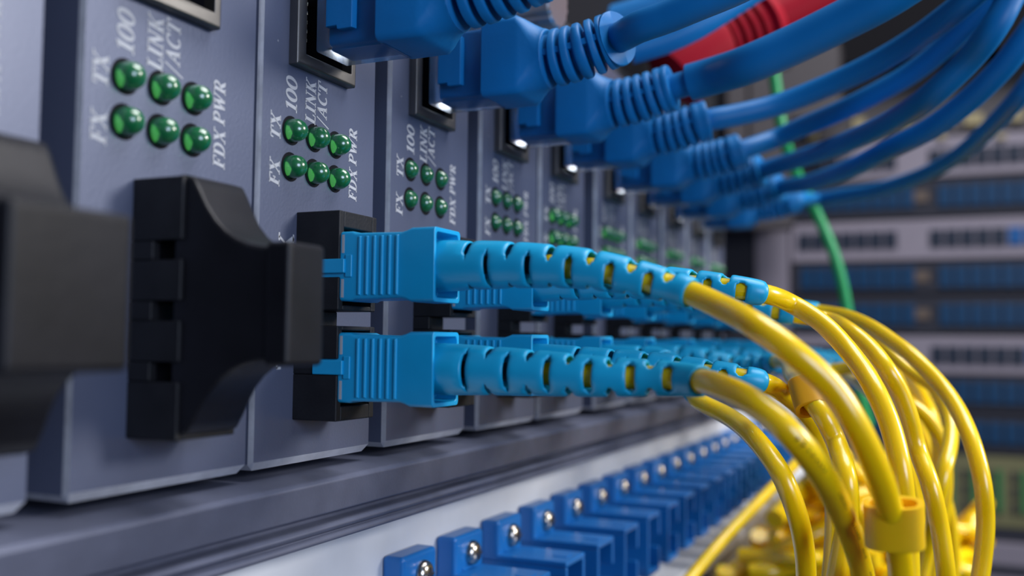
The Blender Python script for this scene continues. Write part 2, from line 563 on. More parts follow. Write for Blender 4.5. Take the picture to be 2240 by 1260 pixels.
card_x = [-51.9, -24.3, 0.3, 27.9, 56.4, 82.0, 113.2, 139.2, 167.0, 193.4, 220.0]
proto = make_card()
cards = [proto] + [copy_tree(proto) for _ in card_x[1:]]
card_labels = [
    'grey converter card at the left edge, its port under a blurred black cap',
    'grey converter card with large green lights above the sharp black dust cap',
    'grey converter card with crisp white legends and six green lights above the nearest fibre plugs',
    'grey converter card with six dark recessed lights, right of the card with crisp legends',
    'fourth grey card carrying blue plugs side by side, with slightly blurred dark recessed lights',
    'blurred grey card whose top lights merge to a green band, just right of the dark-light cards',
    'blurred grey converter card, fifth with a blue network plug from the left',
    'blurred grey converter card, sixth with a blue network plug from the left',
    'blurred grey converter card, third from the far end of the chassis',
    'blurred grey converter card, second from the far end of the chassis',
    'last blurred grey converter card at the far end of the chassis',
]
card_labels[4] = 'grey converter card with slightly blurred legends and dark lights, third carrying blue plugs'
card_labels[5] = 'blurred grey card with bright green lights, fourth carrying blue plugs'
for i, (c, x) in enumerate(zip(cards, card_x)):
    c.location = (x * MM, 0, 0)
    LOC[c.name] = Vector((x, 0, 0))
    tag(c, card_labels[i], 'network card', 'converter cards in the chassis')
    if i == 1:
        for o in children(c):
            if not o.name.startswith('card_body'):
                o.location.x -= 0.6 * MM
    leds = [o for o in children(c) if o.name.startswith('status_led')]
    for l in leds:
        if i in (3, 4):
            l.location.y = 0.95 * MM
            for h in children(l):
                if h.name.startswith('led_hole'):
                    h.location.y = -0.95 * MM

uc = empty('upper_equipment', (60, 40, 100))
tag(uc, 'black equipment case above the cards, glimpsed dark between the top blue cords', 'equipment')
MB().box(-125, X_END, 8, 72, 84.5, 190).build('case', VOID, uc)

pm = MB()
letters(pm, 'RX', 6.4, 3.6, 21.8, 26.9, 0.0)
letters(pm, 'TX', 6.6, 3.7, 11.1, 16.0, 0.0)
o = pm.build('port_legend', INK, None, smooth=False)
o.parent = cards[2]

# thumb screw above the cards
ts = empty('thumb_screw', (64, -2, 73))
tag(ts, 'silver knurled thumb screw behind the top blue plugs', 'screw')
rings = []
n = 64
for y, r in ((0, 4.6), (-6.5, 4.6), (-7.0, 4.3)):
    rings.append([(67 + (r + (0.28 if (k // 2) % 2 else 0)) * math.cos(2 * math.pi * k / n), y - 2, 73 + (r + (0.28 if (k // 2) % 2 else 0)) * math.sin(2 * math.pi * k / n)) for k in range(n)])
MB().loft(rings).build('knurled_head', SILVER, ts, angle=20)
MB().loft([[(67 + r * math.cos(2 * math.pi * k / 24), y, 73 + r * math.sin(2 * math.pi * k / 24)) for k in range(24)] for y, r in ((0, 1.8), (-2.2, 1.8))]).build('shank', STEEL, ts)


# ---------------------------------------------------------------- black dust caps
def dust_cap(x0, label, wide=0.0):
    root = empty('dust_cap', (x0 + 11, -6, 17.2))
    tag(root, label, 'dust cap', 'black dust caps on the two left cards')
    zc = 17.6
    up = [(-4.7, 12.0, 7.4), (-5.6, 12.0, 7.4), (-6.6, 11.7, 7.4), (-7.4, 10.6, 7.2), (-8.3, 9.1, 7.0), (-9.3, 7.8, 6.7), (-10.5, 6.7, 6.4), (-11.8, 5.9, 6.1), (-13.2, 5.4, 5.8), (-14.6, 5.15, 5.5), (-16.0, 5.1, 5.3)]
    xa = x0 + 6.7
    g = MB()
    g.loft([[(xa, y, zc - h), (xa + w_ + wide, y, zc - h), (xa + w_ + wide, y, zc + h), (xa, y, zc + h)] for y, h, w_ in up])
    g.build('grip', RUBBER, root, bevel=0.45, seg=3, angle=60)
    e = MB()
    e.box(xa - 0.25, xa + 5.2 + wide, -17.9, -15.3, zc - 5.45, zc + 5.45)
    e.build('grip_end', RUBBER, root, bevel=0.5, seg=3)
    s = MB()
    for z in (11.4, 22.9):
        s.box(x0 + 8.1, x0 + 13.7, -6.4, -1.5, z - 3.2, z + 3.2)
    s.build('stopper', RUBBER, root)
    return root


dust_cap(-24.3, 'hourglass-shaped black dust cap filling the fibre port below the large green lights')
dust_cap(-51.9, 'blurred black dust cap at the left edge of the picture', 4.6)


# ---------------------------------------------------------------- fibre patch cords
SCX0, SCX1 = 7.25, 13.5


def sc_housing(root, x0, zc):
    b = MB()
    cx, hx = x0 + (SCX0 + SCX1) / 2, (SCX1 - SCX0) / 2
    rings = []
    def rg(y, hz, hxx=hx, dx=0.0):
        return rrect(cx + dx, zc, hxx, hz, 0.45, y, 3)
    prof = [(-1.5, 3.7), (-6.0, 4.0), (-7.4, 4.0), (-7.9, 3.8)]
    y = -7.9
    prof += [(-13.9, 3.72), (-14.6, 3.9), (-15.2, 4.15), (-18.2, 4.15)]
    rings = [rg(y, hz) for y, hz in prof]
    rings += [rg(-18.2, 3.65, hx - 0.5), rg(-15.6, 3.45, hx - 0.6)]
    b.loft(rings)
    h = b.build('plug_housing', SCBLUE, root, bevel=0.12, seg=2, angle=25)
    r = MB()
    for k in range(6):
        yy = -8.6 - k * 0.98
        for s in (-1, 1):
            xf = cx + s * hx
            r.loft([[(xf - s * 0.2, yy + 0.28, zc - 3.45), (xf + s * 0.22, yy + 0.12, zc - 3.3), (xf + s * 0.22, yy - 0.12, zc - 3.3), (xf - s * 0.2, yy - 0.28, zc - 3.45)],
                    [(xf - s * 0.2, yy + 0.28, zc + 3.45), (xf + s * 0.22, yy + 0.12, zc + 3.3), (xf + s * 0.22, yy - 0.12, zc + 3.3), (xf - s * 0.2, yy - 0.28, zc + 3.45)]])
    r.build('grip_ribs', SCBLUE, h, bevel=0.06, seg=2)
    kx = x0 + SCX0
    k_ = MB()
    k_.box(kx - 0.55, kx + 0.3, -6.8, -2.75, zc - 0.82, zc + 0.82)
    k_.box(kx - 0.2, kx + 0.3, -7.6, -6.7, zc - 1.3, zc + 1.3)
    k_.build('key', SCBLUE, h, bevel=0.12)
    m_ = MB()
    m_.box(kx - 0.03, kx + 0.1, -6.5, -6.15, zc + 1.5, zc + 3.6).box(kx - 0.03, kx + 0.1, -6.5, -6.15, zc - 3.6, zc - 1.5)
    m_.build('white_depth_mark', INK, h, smooth=False)['label'] = 'white depth mark'
    return h


def sc_boot(root, path, s0, s1, roll, r0=3.0, r1=1.62, fine=True, phase=0):
    """hollow tapering boot with staggered slots"""
    n = 32 if fine else 24
    b = MB()
    grid, rows = [], []
    # rows of arc length: plain, slot, plain ...
    s = s0
    cuts = []
    k = 0
    c = s0 + 5.6
    while c < s1 - 2.2:
        q = k / 11.0
        hw = 0.15 + 0.40 * min(1, q)
        cuts.append((c - hw, c + hw, (k + phase) % 2))
        c += 2.45 - 0.55 * min(1, q)
        k += 1
    svals, flag = [s0], []
    for a, b2, ty in cuts:
        m = svals[-1]
        svals.append((m + a) / 2)
        flag.append(None)
        svals.append(a)
        flag.append(None)
        w_ = b2 - a
        for e, f in ((0.2, ('e', ty)), (0.8, ('m', ty)), (1.0, ('e', ty))):
            svals.append(a + w_ * e)
            flag.append(f)
    for e in (0.5, 1.0):
        svals.append(svals[-1] + (s1 - svals[-1]) * e)
        flag.append(None)

    def rad(s):
        q = (s - s0) / (s1 - s0)
        return r0 + (r1 - r0) * (q ** 1.1)
    V = []
    for s in svals:
        p, t, u, v = path.frame(s)
        V.append([p + (u * math.cos(a) + v * math.sin(a)) * rad(s) for a in [roll + 2 * math.pi * j / n for j in range(n)]])
    b.v = [tuple(p) for row in V for p in row]
    for i in range(len(svals) - 1):
        for j in range(n):
            if flag[i]:
                e, ty = flag[i]
                a = (j + 0.5) / n * 360.0
                a = (a + (90 if ty else 0)) % 180
                d = min(a, 180 - a)          # angle from the slot's middle
                half = (44 if e == 'e' else 57) if ty else (46 if e == 'e' else 60)
                if d < half:
                    continue
            b.f.append((i * n + j, i * n + (j + 1) % n, (i + 1) * n + (j + 1) % n, (i + 1) * n + j))
    b.build('strain_boot', BOOTBLUE, root, solid=0.45, sub=1 if fine else 0)


def fibre_cord(i, upper, pts, label, roll, bootlen=29.0, fine=True, rc=1.25, name='fibre_patch_cord'):
    x0 = card_x[i]
    zc = 22.95 if upper else 11.35
    root = empty(name, (x0 + 10.4, -6, zc))
    tag(root, label, 'fibre cable', 'yellow fibre patch cords with sky blue plugs')
    h = sc_housing(root, x0, zc)
    xc = x0 + 10.45
    base = [Vector((xc, -15.0, zc)), Vector((xc, -20.0, zc)), Vector((xc, -27.0, zc - 0.1))]
    P = Path(catmull(base + pts, 0.8))
    s0 = 1.0
    s1 = s0 + bootlen + 1.5
    sc_boot(root, P, s0, s1, roll, fine=fine, phase=0 if upper else 1)
    c = MB()
    tube(c, P, 15, P.L, rc, 18 if fine else 12, 1.2)
    c.build('cord', YELLOW, root, angle=60)
    ic = MB()
    tube(ic, P, 2, 15.5, rc * 0.8, 14, 1.5)
    ic.build('crimp_tube', DARKSTEEL, root)
    return root, P


def px(lst, d=2.5):
    return [at(a, b_, F * d / th) for a, b_, th in lst]


def tip(i, zc, dy=-36.0, dx=0.0, dz=0.0):
    return Vector((card_x[i] + 10.45 + dx, dy, zc + dz))


cords = {}
cords['A'] = fibre_cord(2, True, [Vector((10.9, -36, 22.1)), at(1490, 634, 100), *px([(1575, 670, 56), (1660, 717, 60), (1740, 775, 61), (1817, 846, 61), (1870, 927, 61), (1915, 1021, 60), (1946, 1114, 58), (1966, 1200, 56), (1975, 1290, 55), (1980, 1400, 54)])],
                        'nearest upper yellow fibre cord, its blue plug in the card with crisp legends', math.radians(22))
cords['B'] = fibre_cord(2, False, [Vector((10.8, -36, 11.0)), at(1508, 831, 99), *px([(1582, 848, 58), (1665, 892, 61), (1740, 960, 62), (1800, 1038, 60), (1840, 1118, 56), (1868, 1188, 53), (1890, 1270, 50), (1905, 1400, 48)])],
                        'nearest lower yellow fibre cord with printed black marks, directly below the nearest upper plug', 0.0, bootlen=30.5)
cords['D'] = fibre_cord(3, True, [tip(3, 22.4), at(1664, 641, 124), *px([(1732, 665, 42), (1802, 710, 43), (1862, 775, 44), (1912, 850, 46), (1947, 930, 47), (1970, 1025, 48), (1980, 1110, 48), (1986, 1200, 48), (1988, 1290, 48), (1985, 1400, 48)])],
                        'glossy yellow fibre cord from the upper plug of the first dark-light card', math.radians(20), bootlen=31)
cords['E'] = fibre_cord(3, False, [tip(3, 11.0), at(1662, 835, 123), *px([(1710, 858, 42), (1750, 890, 41), (1785, 935, 40), (1808, 990, 40), (1822, 1060, 40), (1825, 1150, 40), (1815, 1300, 40)])],
                        'yellow fibre cord from the lower blue plug of the first card with dark lights', math.radians(20), bootlen=31)
cords['D2'] = fibre_cord(4, True, [tip(4, 21.2), at(1760, 692, 149), *px([(1810, 700, 36), (1855, 722, 38), (1900, 758, 39), (1938, 805, 40), (1968, 855, 40), (1990, 915, 40), (2006, 980, 40), (2035, 1060, 41), (2055, 1150, 41), (2070, 1260, 41), (2080, 1400, 40)])],
                         'yellow fibre cord from the third card, sweeping just right of the glossiest one', math.radians(15), bootlen=31, fine=True)
cords['C'] = fibre_cord(4, False, [Vector((58.5, -34, 8.5)), at(1532, 879, 136), *px([(1595, 912, 41), (1657, 965, 44), (1710, 1040, 46), (1742, 1120, 46), (1760, 1205, 45), (1764, 1290, 44), (1762, 1400, 44)])],
                        'drooping yellow fibre cord left of the others, its blue boot peeping out lowest', math.radians(20), bootlen=27.0)
cords['G'] = fibre_cord(5, True, [tip(5, 21.6), at(1800, 683, 172), *px([(1850, 692, 32), (1905, 715, 33), (1955, 748, 34), (2000, 783, 35), (2070, 858, 36), (2120, 950, 38), (2148, 1050, 39), (2156, 1140, 39), (2150, 1220, 39), (2138, 1300, 39), (2120, 1400, 38)])],
                        'outermost yellow fibre cord making the widest arc on the right', math.radians(15), bootlen=31, fine=False)
cords['K'] = fibre_cord(5, False, [tip(5, 10.0), at(1702, 790, 166), *px([(1738, 826, 41), (1768, 866, 45), (1800, 908, 46), (1827, 962, 46), (1850, 1042, 48), (1856, 1110, 48), (1846, 1180, 48), (1825, 1300, 48)])],
                        'yellow fibre cord passing down through the small shaded clip behind the nearest cord', math.radians(15), bootlen=30, fine=False)
more = [
    (6, True, [(1875, 715, 27), (1935, 760, 28), (1990, 812, 29), (2045, 850, 30), (2075, 905, 31), (2080, 965, 32), (2066, 1030, 33), (2050, 1100, 33), (2030, 1190, 32), (2010, 1300, 32)], 'yellow fibre cord bulging out just inside the widest arc'),
    (6, False, [(1872, 805, 27), (1925, 832, 28), (1975, 870, 30), (2030, 915, 31), (2062, 970, 32), (2070, 1050, 33), (2060, 1150, 32), (2030, 1300, 32)], 'yellow fibre cord curving through the middle of the bundle from the fifth lower plug'),
    (7, True, [(1895, 725, 25), (1935, 775, 27), (1965, 835, 29), (1990, 900, 31), (2020, 960, 32), (2050, 1040, 33), (2075, 1120, 33), (2085, 1200, 32), (2085, 1300, 32)], 'thin yellow fibre cord in the bundle from the sixth upper plug'),
    (7, False, [(1880, 838, 27), (1915, 872, 29), (1945, 915, 31), (1962, 960, 32), (1990, 1040, 33), (2005, 1130, 33), (2010, 1300, 33)], 'thin yellow fibre cord in the bundle from the sixth lower plug'),
    (8, True, [(1915, 735, 23), (1965, 790, 24), (2010, 850, 26), (2045, 930, 28), (2055, 1010, 29), (2045, 1090, 30), (2020, 1180, 30), (1990, 1300, 30)], 'blurred yellow fibre cord from the third upper plug from the far end'),
    (8, False, [(1900, 822, 23), (1940, 855, 24), (1980, 905, 26), (2005, 980, 28), (2010, 1060, 29), (2000, 1160, 29), (1975, 1300, 29)], 'blurred yellow fibre cord from the third lower plug from the far end'),
    (9, True, [(1925, 745, 22), (1975, 805, 23), (2010, 880, 24), (2030, 960, 25), (2032, 1060, 26), (2025, 1160, 26), (2005, 1300, 26)], 'blurred yellow fibre cord from the second upper plug from the far end'),
    (9, False, [(1915, 830, 21), (1950, 875, 22), (1975, 930, 24), (1985, 1010, 25), (1975, 1100, 26), (1950, 1300, 26)], 'blurred yellow fibre cord from the second lower plug from the far end'),
    (10, True, [(1945, 745, 20), (1990, 800, 21), (2022, 880, 22), (2035, 960, 23), (2040, 1060, 24), (2020, 1160, 24), (1990, 1300, 24)], 'blurred yellow fibre cord from the last upper plug at the far end'),
    (10, False, [(1930, 820, 20), (1965, 860, 21), (1995, 920, 22), (2000, 1000, 22), (1990, 1100, 23), (1960, 1300, 23)], 'blurred yellow fibre cord from the last lower plug at the far end'),
]
for i, upper, lst, lab in more:
    zc = 22.95 if upper else 11.35
    cap_ = {(6, False): 29, (7, True): 27, (7, False): 30, (8, True): 28, (8, False): 27, (9, True): 24, (9, False): 22, (10, True): 21.5, (10, False): 20}.get((i, upper), 99)
    lst = [(a, b_, min(th, cap_)) for a, b_, th in lst]
    t = [tip(i, zc, -35, 0.3, -1.0), tip(i, zc, -43, 1.2, -2.5)]
    fibre_cord(i, upper, t + px(lst), lab, math.radians(15), bootlen=30, fine=False)


# printed marks on the nearest lower cord
def cord_marks():
    root, P = cords['B']
    mb = MB()
    rnd = random.Random(3)
    s = 40.0
    while s < 100:
        for k in range(rnd.randint(5, 9)):
            p, t, u, v = P.frame(s)
            tocam = (CAM - p).normalized()
            # printed line runs along the lower left flank
            side = (Vector((0.10, -0.62, -0.62)))
            side = (side - t * side.dot(t)).normalized()
            q = t.cross(side).normalized()
            L_ = rnd.uniform(0.25, 0.55)
            for (a, b_) in ((0, L_), (0, 0.12)):
                c0 = p + side * 1.262
                hgt = rnd.uniform(0.25, 0.5) if b_ < 0.2 else 0.1
                pts = []
                for (dt, dq) in ((0, -hgt), (b_ * 0.6, -hgt), (b_ * 0.6, hgt), (0, hgt)):
                    w0 = p + t * dt + side * math.sqrt(max(1.262 ** 2 - dq * dq, 0)) + q * dq
                    pts.append(w0)
                mb.quad(*pts)
            s += L_ * 0.6 + 0.3
        s += rnd.uniform(1.0, 5.0)
    mb.build('printed_marks', VOID, root, smooth=False)


cord_marks()


# ---------------------------------------------------------------- cord clips
def cord_clip(P, px_target, label, length, r, gap, off=0.0, other=None, material=YCLIP, lean=0.0):
    best = min(range(len(P.p)), key=lambda k: (P.p[k] - px_target).length)
    p, t, u, v = P.frame(P.s[best])
    t = (t * (1 - lean) + Vector((0, 0, -1)) * lean).normalized()
    tocam = (CAM - p)
    tocam = (tocam - t * tocam.dot(t)).normalized()
    side = t.cross(tocam).normalized()
    if other is not None:
        q = min(other.p, key=lambda k: (k - p).length) - p
        q = q - t * q.dot(t)
        side = q.normalized()
        tocam = side.cross(t).normalized()
    root = empty('cord_clip', p)
    tag(root, label, 'cable clip', 'yellow clips on the fibre cords')
    n = 40
    b = MB()
    wd, dp_ = r + gap, r
    rings = []
    for (rw, rd, yy) in ((wd, dp_, -length / 2), (wd, dp_, length / 2), (wd - 0.6, dp_ - 0.6, length / 2), (wd - 0.6, dp_ - 0.6, -length / 2), (wd, dp_, -length / 2)):
        ring = []
        for k in range(n):
            a = 2 * math.pi * k / n
            ca, sa = math.cos(a), math.sin(a)
            ca = math.copysign(abs(ca) ** 0.75, ca)
            sa = math.copysign(abs(sa) ** 0.75, sa)
            ring.append(p + t * yy + side * (ca * rw + off) + tocam * sa * rd)
        rings.append(ring)
    b.loft(rings, False, False)
    b.build('collar', material, root, bevel=0.15, seg=2, angle=50)
    return root


PA, PD, PK, PE = cords['A'][1], cords['D'][1], cords['K'][1], cords['E'][1]
cord_clip(PA, at(1952, 1150, 2150 * 2.5 / 57), 'large yellow oval clip holding the nearest upper cord near the bottom', 4.3, 2.0, 0.75, 0.0, lean=0.75)
cord_clip(PK, at(1771, 866, 2150 * 2.5 / 45), 'small shaded yellow clip on the cord just behind the nearest upper cord', 3.9, 1.9, 0.1, 0.0, material=SHADECLIP, lean=0.45)


# ---------------------------------------------------------------- network cords with ribbed hoods
def network_cord(i, pts, label, sleeve=False, r_end=None):
    x0 = card_x[i]
    xc, zc = x0 + 11.6, 54.3
    root = empty('network_patch_cord', (xc, -5, zc))
    tag(root, label, 'network cable', 'royal blue network cords plugged along the top')
    # clear plug
    c = MB()
    c.loft([rrect(xc, zc, 3.35, 5.6, 0.3, y, 3) for y in (-1.3, -10.6)])
    cp = c.build('clear_plug', CLEAR, root)
    ins = MB()
    ins.loft([rrect(xc + 0.2, zc, 2.5, 4.7, 0.6, y, 3) for y in (-2.6, -10.6)])
    ins.build('plug_insert', RJBLUE, cp)
    lt = MB()
    lt.loft([[(xc - 3.3, y, zc - w_), (xc - 3.3 - h_, y, zc - w_), (xc - 3.3 - h_, y, zc + w_), (xc - 3.3, y, zc + w_)] for y, h_, w_ in ((-2.9, 0.25, 3.0), (-3.0, 0.75, 3.0), (-4.6, 0.85, 3.0), (-4.7, 0.85, 3.5), (-6.7, 0.9, 3.5), (-6.9, 0.3, 3.5))])
    lt.build('latch', RJBLUE, cp, bevel=0.12)
    # hood
    h = MB()
    secs = [(-10.0, 4.55, 5.55, 0.9), (-15.2, 4.7, 5.55, 1.2), (-16.0, 4.55, 5.2, 1.8), (-17.0, 4.3, 4.7, 3.0), (-18.0, 4.15, 4.3, 4.0), (-18.8, 4.1, 4.1, 4.05)]
    h.loft([rrect(xc, zc, a, b_, r, y, 6) for y, a, b_, r in secs])
    h.build('hood', RJBLUE, root, bevel=0.25, seg=3, angle=40)
    base = [Vector((xc, -16, zc)), Vector((xc, -19.0, zc)), Vector((xc + 0.1, -23.0, zc + 0.5)), Vector((xc + 0.3, -28.6, zc + 1.9))]
    d_ = (pts[-1] - pts[-2]).normalized()
    pts = pts + [pts[-1] + d_ * 13]
    P = Path(catmull(base + pts, 0.6))
    s0 = 2.6
    # ribs: deep grooves between rings
    prof = [(s0 - 1.2, 3.9), (s0, 4.1), (s0 + 0.3, 3.75)]
    s = s0 + 0.45
    for k in range(5):
        R_ = 4.0 - 0.04 * k
        prof += [(s, 2.5), (s + 0.5, 2.5), (s + 0.56, R_ - 0.25), (s + 0.75, R_), (s + 1.45, R_), (s + 1.68, R_ - 0.2)]
        s += 1.75
    prof = prof[:-1]
    prof += [(s - 0.1, 3.7), (s + 0.5, 3.85), (s + 0.95, 3.85), (s + 1.15, 3.7), (s + 1.2, 1.9)]
    b = MB()
    tube(b, P, 0, 0, prof, 40)
    rb = b.build('ribbed_relief', RJBLUE, root, angle=50)
    # moulding seam bridging the grooves
    sm = MB()
    for sgn in (1, -1):
        rings = []
        for k in range(14):
            q = s0 + 0.2 + (s - s0) * k / 13
            p, t, u, v = P.frame(q)
            v = v * (-sgn)
            r1 = 3.9
            rings.append([p + v * 2.3 + u * 0.5, p + v * (r1 - 0.35) + u * 0.4, p + v * (r1 - 0.35) - u * 0.4, p + v * 2.3 - u * 0.5])
        sm.loft(rings)
    sm.build('moulding_seam', RJBLUE, rb, angle=50)
    c = MB()
    if sleeve:
        tube(c, P, s - 2, s + 4.2, 2.1, 24, 1.0)
        tube(c, P, s + 4.0, P.L, 3.0, 28, 1.5)
    else:
        tube(c, P, s - 2, P.L, 2.1, 24, 1.5)
    c.build('cord', CORDBLUE, root, angle=60)
    return root


nc = [
    (2, [Vector((13.5, -40, 60)), Vector((16, -60, 72)), Vector((22, -90, 105))], False, 'royal blue network cord cut by the top edge, its ribbed hood nearest the viewer'),
    (3, px([(1400, 58, 70), (1457, 38, 71), (1520, 12, 72), (1620, -30, 73), (1750, -100, 74)], 4.2), False, 'royal blue network cord whose big ribbed hood is the sharply focused one'),
    (4, px([(1560, 166, 82), (1640, 140, 86), (1740, 96, 88), (1838, 48, 90), (1930, 0, 92), (2040, -70, 94)], 6.0), True, 'thickest royal blue network cord with a stepped sleeve behind its hood'),
    (5, px([(1610, 252, 49), (1700, 230, 49), (1800, 192, 50), (1917, 137, 52), (2000, 88, 54), (2056, 48, 56), (2116, 0, 58), (2200, -80, 60)], 4.2), False, 'royal blue network cord from the fourth card, directly below the thickest one'),
    (6, px([(1700, 302, 42), (1759, 276, 43), (1878, 224, 46), (1997, 157, 48), (2090, 80, 50), (2160, 0, 52), (2220, -90, 54)], 4.2), False, 'royal blue network cord fifth from the top where the cords fan out'),
    (7, px([(1715, 358, 39), (1779, 338, 42), (1878, 300, 48), (1957, 262, 52), (2037, 208, 56), (2116, 134, 58), (2175, 60, 60), (2212, -10, 60), (2250, -100, 60)], 4.2), False, 'royal blue network cord third from the bottom of the fan'),
    (8, px([(1760, 402, 36), (1798, 391, 38), (1878, 361, 44), (1957, 321, 48), (2037, 280, 50), (2116, 222, 52), (2195, 145, 54), (2245, 80, 55), (2300, 0, 55)], 4.2), False, 'royal blue network cord second from the bottom of the fan'),
    (9, px([(1790, 436, 28), (1838, 427, 29), (1917, 415, 31), (1997, 391, 33), (2056, 365, 35), (2116, 325, 38), (2195, 250, 42), (2245, 192, 44), (2310, 100, 45)], 4.2), False, 'royal blue network cord lowest in the fan, arcing across the pale patch panel'),
]
for i, pts, sl, lab in nc:
    network_cord(i, pts, lab, sl)

# ---------------------------------------------------------------- white distribution panel with blue adapters
dp = empty('distribution_panel', (100, 5, -30))
tag(dp, 'white fibre distribution panel below the chassis carrying the blue adapters', 'patch panel')
MB().box(-60, 430, 3.5, 5.0, -46, -9.75).build('face_plate', WHITE, dp)
MB().box(-60, 430, -4.5, 5.0, -47.2, -45.9).box(-60, 430, -4.5, -3.6, -51, -47.0).build('bottom_lip', WHITE, dp, bevel=0.3)


def make_adapter():
    root = empty('fibre_adapter', (0, 0, -27))
    x0, x1 = -4.6, 5.3          # ear
    b = MB()
    b.box(x0, x1, 0, 3.5, -22.0, -15.7).box(x0, x1, 0, 3.5, -39.4, -33.0)
    b.build('mounting_ear', ADBLUE, root, bevel=0.7, seg=3)
    c = MB()
    bx0, bx1, bz0, bz1 = -4.6, 4.4, -34.0, -21.3
    th = 0.95
    y0, y1 = -12.2, 3.4
    c.box(bx0, bx1, y0, y1, bz1 - th, bz1).box(bx0, bx1, y0, y1, bz0, bz0 + th)
    c.box(bx0, bx0 + th, y0, y1, bz0 + th, bz1 - th)
    c.box(bx1 - th, bx1, y0, y1, bz0 + th, -28.9).box(bx1 - th, bx1, y0, y1, -26.4, bz1 - th)
    c.box(bx0 + th, bx1 - th, -3.0, -2.0, bz0 + th, bz1 - th)
    bd = c.build('socket_shell', ADBLUE, root, bevel=0.25, seg=2)
    t = MB()
    t.loft([[(0 + r * math.cos(a), y, -27.6 + r * math.sin(a)) for a in [2 * math.pi * k / 16 for k in range(16)]] for y, r in ((-3, 2.1), (-9.5, 2.1), (-9.5, 1.3), (-4, 1.3))])
    t.build('ferrule_sleeve', ADBLUE, bd)
    rg = MB()
    rg.box(-2.2, 2.2, -0.2, 3.0, -21.3, -20.7).box(-1.2, 1.6, -11.0, -8.4, -21.4, -21.15)
    rg.build('top_ridge', ADBLUE, bd, bevel=0.15)
    for sx, sz in ((0.9, -18.9), (0.9, -36.3)):
        s = MB()
        prof = [(0.1, 1.95), (-0.4, 1.95), (-0.9, 1.7), (-1.25, 1.2), (-1.42, 0.5)]
        s.loft([[(sx + r * math.cos(a), y, sz + r * math.sin(a)) for a in [2 * math.pi * k / 24 for k in range(24)]] for y, r in prof])
        so = s.build('screw', STEEL, root, angle=40)
        q = MB()
        q.box(sx - 0.95, sx + 0.95, -1.46, -1.2, sz - 0.18, sz + 0.18).box(sx - 0.18, sx + 0.18, -1.46, -1.2, sz - 0.95, sz + 0.95)
        q.build('cross_slot', DARKSTEEL, so)
    return root


ad = make_adapter()
names = ['first', 'second', 'third', 'fourth', 'fifth', 'sixth', 'seventh', 'eighth', 'ninth', 'tenth', 'eleventh', 'twelfth', 'thirteenth', 'fourteenth', 'fifteenth']
k = 0
for i in range(0, 22):
    c = ad if i == 0 else copy_tree(ad)
    x = 37.8 + 15.75 * i
    c.location = (x * MM, 0, -27 * MM)
    LOC[c.name] = Vector((x, 0, -27))
    if i == 0:
        lab = 'blue fibre adapter cut by the bottom edge, only its ear and screw showing'
    elif i < 15:
        lab = 'empty blue fibre adapter on the white panel, %s from the left counting the cut-off one' % names[i]
    else:
        lab = 'blurred blue fibre adapter at the far end of the white panel behind the yellow cords'
    tag(c, lab, 'fibre adapter', 'blue fibre adapters on the white panel' if i < 15 else 'blue adapters at the far end of the white panel')

# white end bracket and the loose cord in front of it
br = MB()
pl = [at(a, b_, z) for a, b_, z in ((1545, 1262, 330), (1695, 1088, 330), (1708, 1096, 330), (1702, 1212, 330), (1628, 1200, 330), (1590, 1262, 330))]
back = [p + Vector((3, 0, 0)) for p in pl]
br.loft([pl, back])
bk = br.build('end_bracket', WHITE, None, off=at(1650, 1160, 330))
tag(bk, 'blurred white metal bracket with a round hole beside the far adapters', 'bracket')
hb = MB()
cc = at(1662, 1174, 329)
hb.loft([[cc + Vector((dx_, math.cos(a) * 2.4, math.sin(a) * 2.4)) for a in [2 * math.pi * k / 20 for k in range(20)]] for dx_ in (-0.6, 0.5)])
hb.build('bracket_grommet', AMBER, bk, off=None) if False else None
o = hb.build('hole_grommet', AMBER, None)
o.parent = bk
o.matrix_parent_inverse = Matrix.Translation(bk.location).inverted()


def loose(name, pts, r, material, label, cat, group=None, n=14, kind=None):
    P = Path(catmull(pts, 3.0))
    b = MB()
    tube(b, P, 0, P.L, r, n, 3.0)
    mid = P.frame(P.L / 2)[0]
    o = b.build(name, material, None, off=mid, angle=60)
    tag(o, label, cat, group, kind)
    return o


loose('loose_fibre_cord', [at(1490, 1290, 190), at(1560, 1205, 200), at(1640, 1118, 212), at(1720, 1035, 225), at(1790, 960, 240), at(1850, 900, 260)], 1.25, YELLOW,
      'straight blurred yellow cord running diagonally up in front of the white bracket', 'fibre cable')

